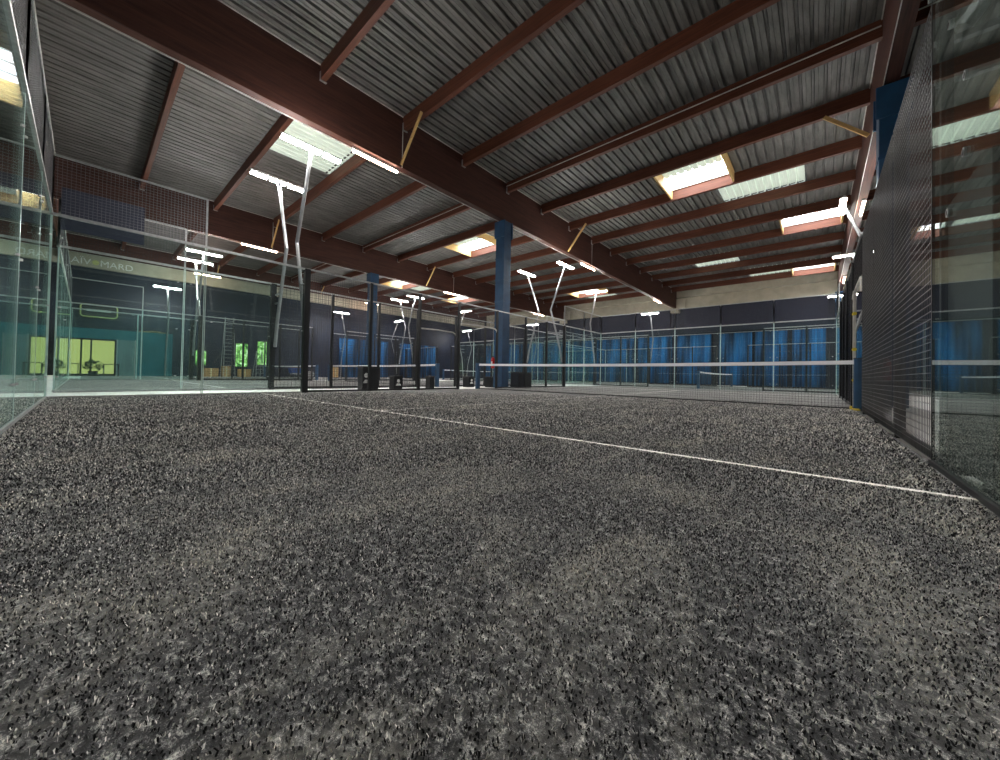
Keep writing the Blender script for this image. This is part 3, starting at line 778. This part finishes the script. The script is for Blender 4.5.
table(-23.6, -10.15, 'dark low table before the leftmost yellow lit window')
table(-23.6, -8.5, 'dark low table before the right edge of the yellow lit windows')
def bush(x, y, r, lab):
    t = thing('potted_plant', lab, 'plant', (x, y, -.02))
    obj('pot', MB().cyl((x,y), .17, -.02, .3, 20, .22), M['black'], t, smooth=True)
    mb = MB(); rr = random.Random(3)
    for k in range(170):
        th, ph = rr.uniform(0, 6.28), rr.uniform(-.9, 1.45); R = r*rr.uniform(.55, 1.05)
        c = Vector((x+R*math.cos(th)*math.cos(ph), y+R*math.sin(th)*math.cos(ph), .62+R*math.sin(ph)*.8))
        dd = Vector((rr.uniform(-1,1), rr.uniform(-1,1), rr.uniform(-.4,1))).normalized(); s = dd.cross(Vector((.3,.5,.8))).normalized()
        n = len(mb.v); L = .17
        mb.v += [tuple(c-dd*L/2), tuple(c+s*.045), tuple(c+dd*L/2), tuple(c-s*.045)]; mb.f.append((n,n+1,n+2,n+3))
    lf = obj('foliage', mb, M['leaf'], t); md = lf.modifiers.new('th','SOLIDIFY'); md.thickness = .004
bush(-23.7, -9.25, .42, 'round dark bushy plant silhouetted against the yellow lit window')

# rounded yellow frame with a pale bar
def rrect(y0, y1, z0, z1, r, x):
    pts = []
    for cy, cz, a0 in ((y1-r, z1-r, 0), (y0+r, z1-r, 90), (y0+r, z0+r, 180), (y1-r, z0+r, 270)):
        for k in range(6):
            a = math.radians(a0+k*18); pts.append((x, cy+r*math.cos(a), cz+r*math.sin(a)))
    return pts + [pts[0]]
sg = thing('rounded_wall_sign', 'sign with a rounded pale yellow outline and white bar above the teal room', 'sign', (XW+.1, -9, 4))
obj('sign_board', MB().box((XW+.001, -9.95, 3.75), (XW+.06, -8.15, 4.75)), M['black'], sg)
obj('outline', MB().tube(rrect(-9.85, -8.2, 3.85, 4.65, .18, XW+.10), .035, 8, False), M['lime'], sg)
obj('white_bar', MB().box((XW+.062, -9.6, 4.22), (XW+.10, -8.5, 4.34)), M['white'], sg)

# lettering on the concrete band
def text_mesh(s, size, ext):
    cu = bpy.data.curves.new('txt', 'FONT'); cu.body = s; cu.size = size; cu.extrude = ext; cu.align_x = 'CENTER'
    tmp = bpy.data.objects.new('txt', cu); COL.objects.link(tmp); dg = bpy.context.evaluated_depsgraph_get()
    me = bpy.data.meshes.new_from_object(tmp.evaluated_get(dg)); bpy.data.objects.remove(tmp, do_unlink=True)
    return me
bs = thing('band_lettering', 'pale lettering AÏV MARD with a yellow disc on the concrete band', 'sign', (XW+.26, -8.9, 7.2))
for s, y in (('AÏV', -9.9), ('MARD', -8.30)):
    me = text_mesh(s, .56, .01); me.materials.append(M['white'])
    o = bpy.data.objects.new('letters', me); COL.objects.link(o); o.parent = bs
    o.matrix_local = Matrix.Translation(Vector((.015, y+8.9, .0))) @ Matrix(((0,0,1,0),(1,0,0,0),(0,1,0,0),(0,0,0,1)))
obj('yellow_disc', MB().tube([(XW+.255, -9.27, 7.40), (XW+.275, -9.27, 7.40)], .16, 20), M['lime'], bs)

def boxpile(x, y, dims, lab):
    sx, sy, sz = dims
    t = thing('cardboard_box', lab, 'box', (x, y, -.02), 'cardboard boxes by the left wall')
    obj('carton', MB().box((x-sx/2, y-sy/2, -.02), (x+sx/2, y+sy/2, sz)), M['card'], t, bevel=.008)
    obj('tape', MB().box((x-sx/2-.003, y-.04, -.015), (x+sx/2+.003, y+.04, sz+.003)), M['creme'], t)
boxpile(-25.6, -3.25, (.7,.9,.62), 'brown cardboard box by the left wall, left of the tall ladder')
boxpile(-25.5, -2.3, (.6,.5,.8), 'taller brown cardboard box right beside the first, by the tall ladder')
boxpile(-25.6, -1.05, (.6,.8,.6), 'brown cardboard box under the middle green window')
boxpile(-25.7, 6.3, (.5,.6,.95), 'orange-brown box under the far curtain of the left wall')
def ladder(x, y, h, w, lab):
    t = thing('step_ladder', lab, 'ladder', (x, y, -.02))
    L = h/math.cos(.2)
    for s in (-1,1):
        obj('rail', MB().bar((x+.25, y+s*w/2, -.02), (x-.1, y+s*w*.35, h), .045, .025), M['steel'], t)
        obj('rear_leg', MB().bar((x-.7, y+s*w/2, -.02), (x-.15, y+s*w*.35, h-.05), .035), M['steel'], t)
    r = MB(); n = int(h/.28)
    for k in range(1, n):
        f = k/n; r.bar((x+.25-.35*f, y-w/2*(1-.3*f), h*f), (x+.25-.35*f, y+w/2*(1-.3*f), h*f), .05, .02)
    obj('rungs', r, M['steel'], t)
ladder(-24.9, -2.25, 4.6, .75, 'tall aluminium step ladder before the left wall')
ladder(-24.9, -.2, 2.1, .55, 'short aluminium step ladder between the green windows')
ct = thing('hand_cart', 'bright blue tub cart with a pale load near the left wall', 'cart', (-25, 2.6, -.02))
obj('tub', MB().prism([(-25.3,2.2,.35),(-25.3,3.0,.35),(-25.3,3.15,.8),(-25.3,2.05,.8)], (.6,0,0)), M['bluebox'], ct)
obj('load', MB().box((-25.25, 2.2, .8), (-24.8, 3.0, .95)), M['card'], ct)
for yy in (2.3, 2.9): obj('wheel', MB().tube([(-25.3, yy, .11), (-24.7, yy, .11)], .13, 16), M['black'], ct)
obj('axle_frame', MB().box((-25.25, 2.25, .2), (-24.75, 2.95, .35)), M['steel'], ct)
dk = thing('round_drum', 'cream round drum standing right of the thick black post', 'drum', (-25, 3.85, -.02))
obj('barrel', MB().tube([(-25.3,3.85,.28),(-25.0,3.85,.28)], .28, 24), M['creme'], dk, smooth=True)
obj('rim', MB().tube([(-25.02,3.85,.28),(-24.97,3.85,.28)], .30, 24), M['steel'], dk)
obj('foot', MB().box((-25.3, 3.6, -.02), (-25.0, 4.1, .04)), M['black'], dk)

# ------------------------------------------------------------------ bins
def bin_(x, y, w, d, h, lab, mark=True, z=-.02):
    t = thing('litter_bin', lab, 'bin', (x, y, z), 'black bins beside the fences')
    b = MB().box((x-w/2, y-d/2, z), (x+w/2, y+d/2, h*.93))
    obj('body', b, M['black'], t, bevel=.012)
    obj('lid', MB().box((x-w/2-.012, y-d/2-.012, h*.93), (x+w/2+.012, y+d/2+.012, h)), M['black'], t, bevel=.008)
    if mark:
        n = obj('emblem', MB().tube([(x+w/2+.001, y, h*.62), (x+w/2+.006, y, h*.62)], min(.07,h*.12), 16), M['white'], t)
        obj('emblem_base', MB().prism([(x+w/2+.001, y-.10, h*.30), (x+w/2+.001, y+.10, h*.30), (x+w/2+.001, y+.05, h*.44), (x+w/2+.001, y-.05, h*.44)], (.005,0,0)), M['white'], n)
bin_(-.55, -4.20, .30, .23, .70, 'large black bin behind the near left fence, left one of the pair')
bin_(-.55, -3.93, .30, .23, .70, 'large black bin behind the near left fence, right one of the pair', False)
bin_(-.55, -3.12, .28, .30, .44, 'low black bin with a white emblem right of the large pair')
bin_(-.6, -1.75, .25, .20, .44, 'narrow black bin just left of the second court net post', False)
bin_(-1.8, 1.25, .36, .34, .44, 'low black bin with white emblem left of the blue net post')
bin_(-1.3, 2.1, .36, .36, .44, 'low black bin at the left foot of the big blue column', False)
bin_(-.4, 3.1, .45, .95, .66, 'wide black bin right of the big blue column base', False)
bin_(11.3, -.9, .5, .9, 1.15, 'tall black cabinet bin behind the right-hand mesh', False)
bin_(11.5, -3.6, .5, .5, .7, 'black bin low behind the right-hand mesh near the glass', False)

ds = thing('dark_screen', 'dark upright screen standing close behind the right glass, next to the mesh', 'screen', (10.1,-6.4,-.02))
obj('panel', MB().box((10.05,-6.84,.04), (10.075,-6.07,1.62)), M['black'], ds, bevel=.004)
for yy in (-6.75,-6.15): obj('foot', MB().box((10.045,yy-.03,-.02), (10.12,yy+.03,.04)), M['black'], ds)
# right side: timber and a leaning board behind the glass
for k, (a, b, lab) in enumerate((((10.47,-4.3,.055), (10.54,-6.9,.055), 'yellow pine beam lying behind the right glass, farther one'), ((10.26,-5.9,.045), (10.36,-7.6,.045), 'yellow pine beam lying behind the right glass, nearer one'))):
    tag(obj('timber_beam', MB().bar(a, b, .09, .15 if k == 0 else .13), M['pine'], None, a, bevel=.006), lab, 'timber', 'pine beams behind the glass')
m, nt, out = newmat('printed_film')
tc = N(nt, 'ShaderNodeTexCoord'); vo = N(nt, 'ShaderNodeTexNoise', Scale=14., Detail=5.); nt.links.new(tc.outputs['Object'], vo.inputs['Vector'])
rp = ramp(nt, [(.40, (.06,.12,.16)), (.5, (.6,.62,.55)), (.62, (.85,.85,.8))]); nt.links.new(vo.outputs['Fac'], rp.inputs['Fac'])
bb = P(nt, Roughness=.3); nt.links.new(rp.outputs[0], bb.inputs['Base Color']); nt.links.new(bb.outputs[0], out.inputs['Surface'])
mb = MB(); n = 14
for i in range(n+1):
    for j in range(n+1):
        mb.v.append((10.22+.20*i/n, -6.3+1.8*j/n-.1*i/n, .03+.10*abs(math.sin(i*1.3)*math.cos(j*1.1+i*.4))))
for i in range(n):
    for j in range(n):
        a = i*(n+1)+j; mb.f.append((a, a+n+1, a+n+2, a+1))
o = obj('crumpled_film', mb, m, None, (10.8,-4.9,0), smooth=True); s = o.modifiers.new('th','SOLIDIFY'); s.thickness = .004
tag(o, 'crumpled white printed film lying between the two pine beams', 'plastic film')
tag(obj('leaning_board', MB().bar((10.155,-6.40,-.02), (10.36,-5.1,2.15), .04, .03, (0,1,0)), M['concrete'], None, (10.12,-6.36,0)), 'pale upright batten leaning behind the right glass', 'board')
tag(obj('yellow_strap', MB().box((9.93,-.42,0), (10.02,-.06,.02)).box((9.90,-.12,0),(9.93,-.02,.06)), M['yellow'], None, (10,-.2,0)), 'small yellow strap end on the floor at the right net post', 'strap')
hv = thing('gate_clamp_post', 'slim pale post with yellow clamps at the gateway beside the right net end', 'post', (9.98,.35,-.02))
obj('rod', MB().bar((9.98,.35,-.02), (9.98,.35,2.3), .045), M['trim'], hv)
for z in (.55, 1.15, 1.85): obj('clamp', MB().tube([(9.98,.31,z), (9.98,.39,z)], .035, 12), M['yellow'], hv)
# indigo board fixed above the second court
tag(obj('indigo_board', MB().box((-2.30,-9.98,3.35), (-2.27,-8.75,4.22)), M['navyboard'], None, (-2.3,-9,3.35)), 'indigo-grey board behind the upper left mesh', 'board')
# lattice upright at the corner
lt = MB()
for dx in (-.16,.16): lt.bar((-12.9+dx,-10.3,-.02), (-12.9+dx,-10.3,7.0), .05)
for k in range(20):
    s = 1 if k % 2 else -1; lt.bar((-12.9-.16*s,-10.3,.2+k*.34), (-12.9+.16*s,-10.3,.54+k*.34), .03)
tag(obj('lattice_upright', lt, M['trim'], None, (-12.9,-10.3,0)), 'pale steel lattice upright behind the glass corner at far left', 'lattice post')

# ------------------------------------------------------------------ camera, world, view
cam = bpy.data.cameras.new('camera'); co = bpy.data.objects.new('camera', cam); COL.objects.link(co)
cx_, cy_, cz_, yaw, pit, rol, f_px, u0, v0 = 9.447, -9.58, .517, .719, .015, .019, 363.4, 500, 369.6
c, s = math.cos(yaw), math.sin(yaw)
fw = Vector((-s*math.cos(pit), c*math.cos(pit), math.sin(pit))); r = Vector((c, s, 0)); up = r.cross(fw)
r2 = r*math.cos(rol) + up*math.sin(rol); up2 = -r*math.sin(rol) + up*math.cos(rol)
co.matrix_world = Matrix(((r2.x, up2.x, -fw.x, cx_), (r2.y, up2.y, -fw.y, cy_), (r2.z, up2.z, -fw.z, cz_), (0,0,0,1)))
cam.sensor_width = 36; cam.lens = f_px*36/1000; cam.shift_y = (v0-380)/1000; cam.clip_start = .02; cam.clip_end = 200
S.camera = co
w = bpy.data.worlds.new('world'); S.world = w; w.use_nodes = True
w.node_tree.nodes['Background'].inputs[0].default_value = (.6,.7,1,1); w.node_tree.nodes['Background'].inputs[1].default_value = .4
S.view_settings.view_transform = 'Standard'; S.view_settings.look = 'None'; S.view_settings.gamma = 1; S.view_settings.exposure = 1.8
S.view_settings.use_curve_mapping = False
S.cycles.max_bounces = 8; S.cycles.transparent_max_bounces = 24; S.cycles.diffuse_bounces = 4; S.cycles.glossy_bounces = 4
S.cycles.use_denoising = True; S.cycles.sample_clamp_indirect = 6
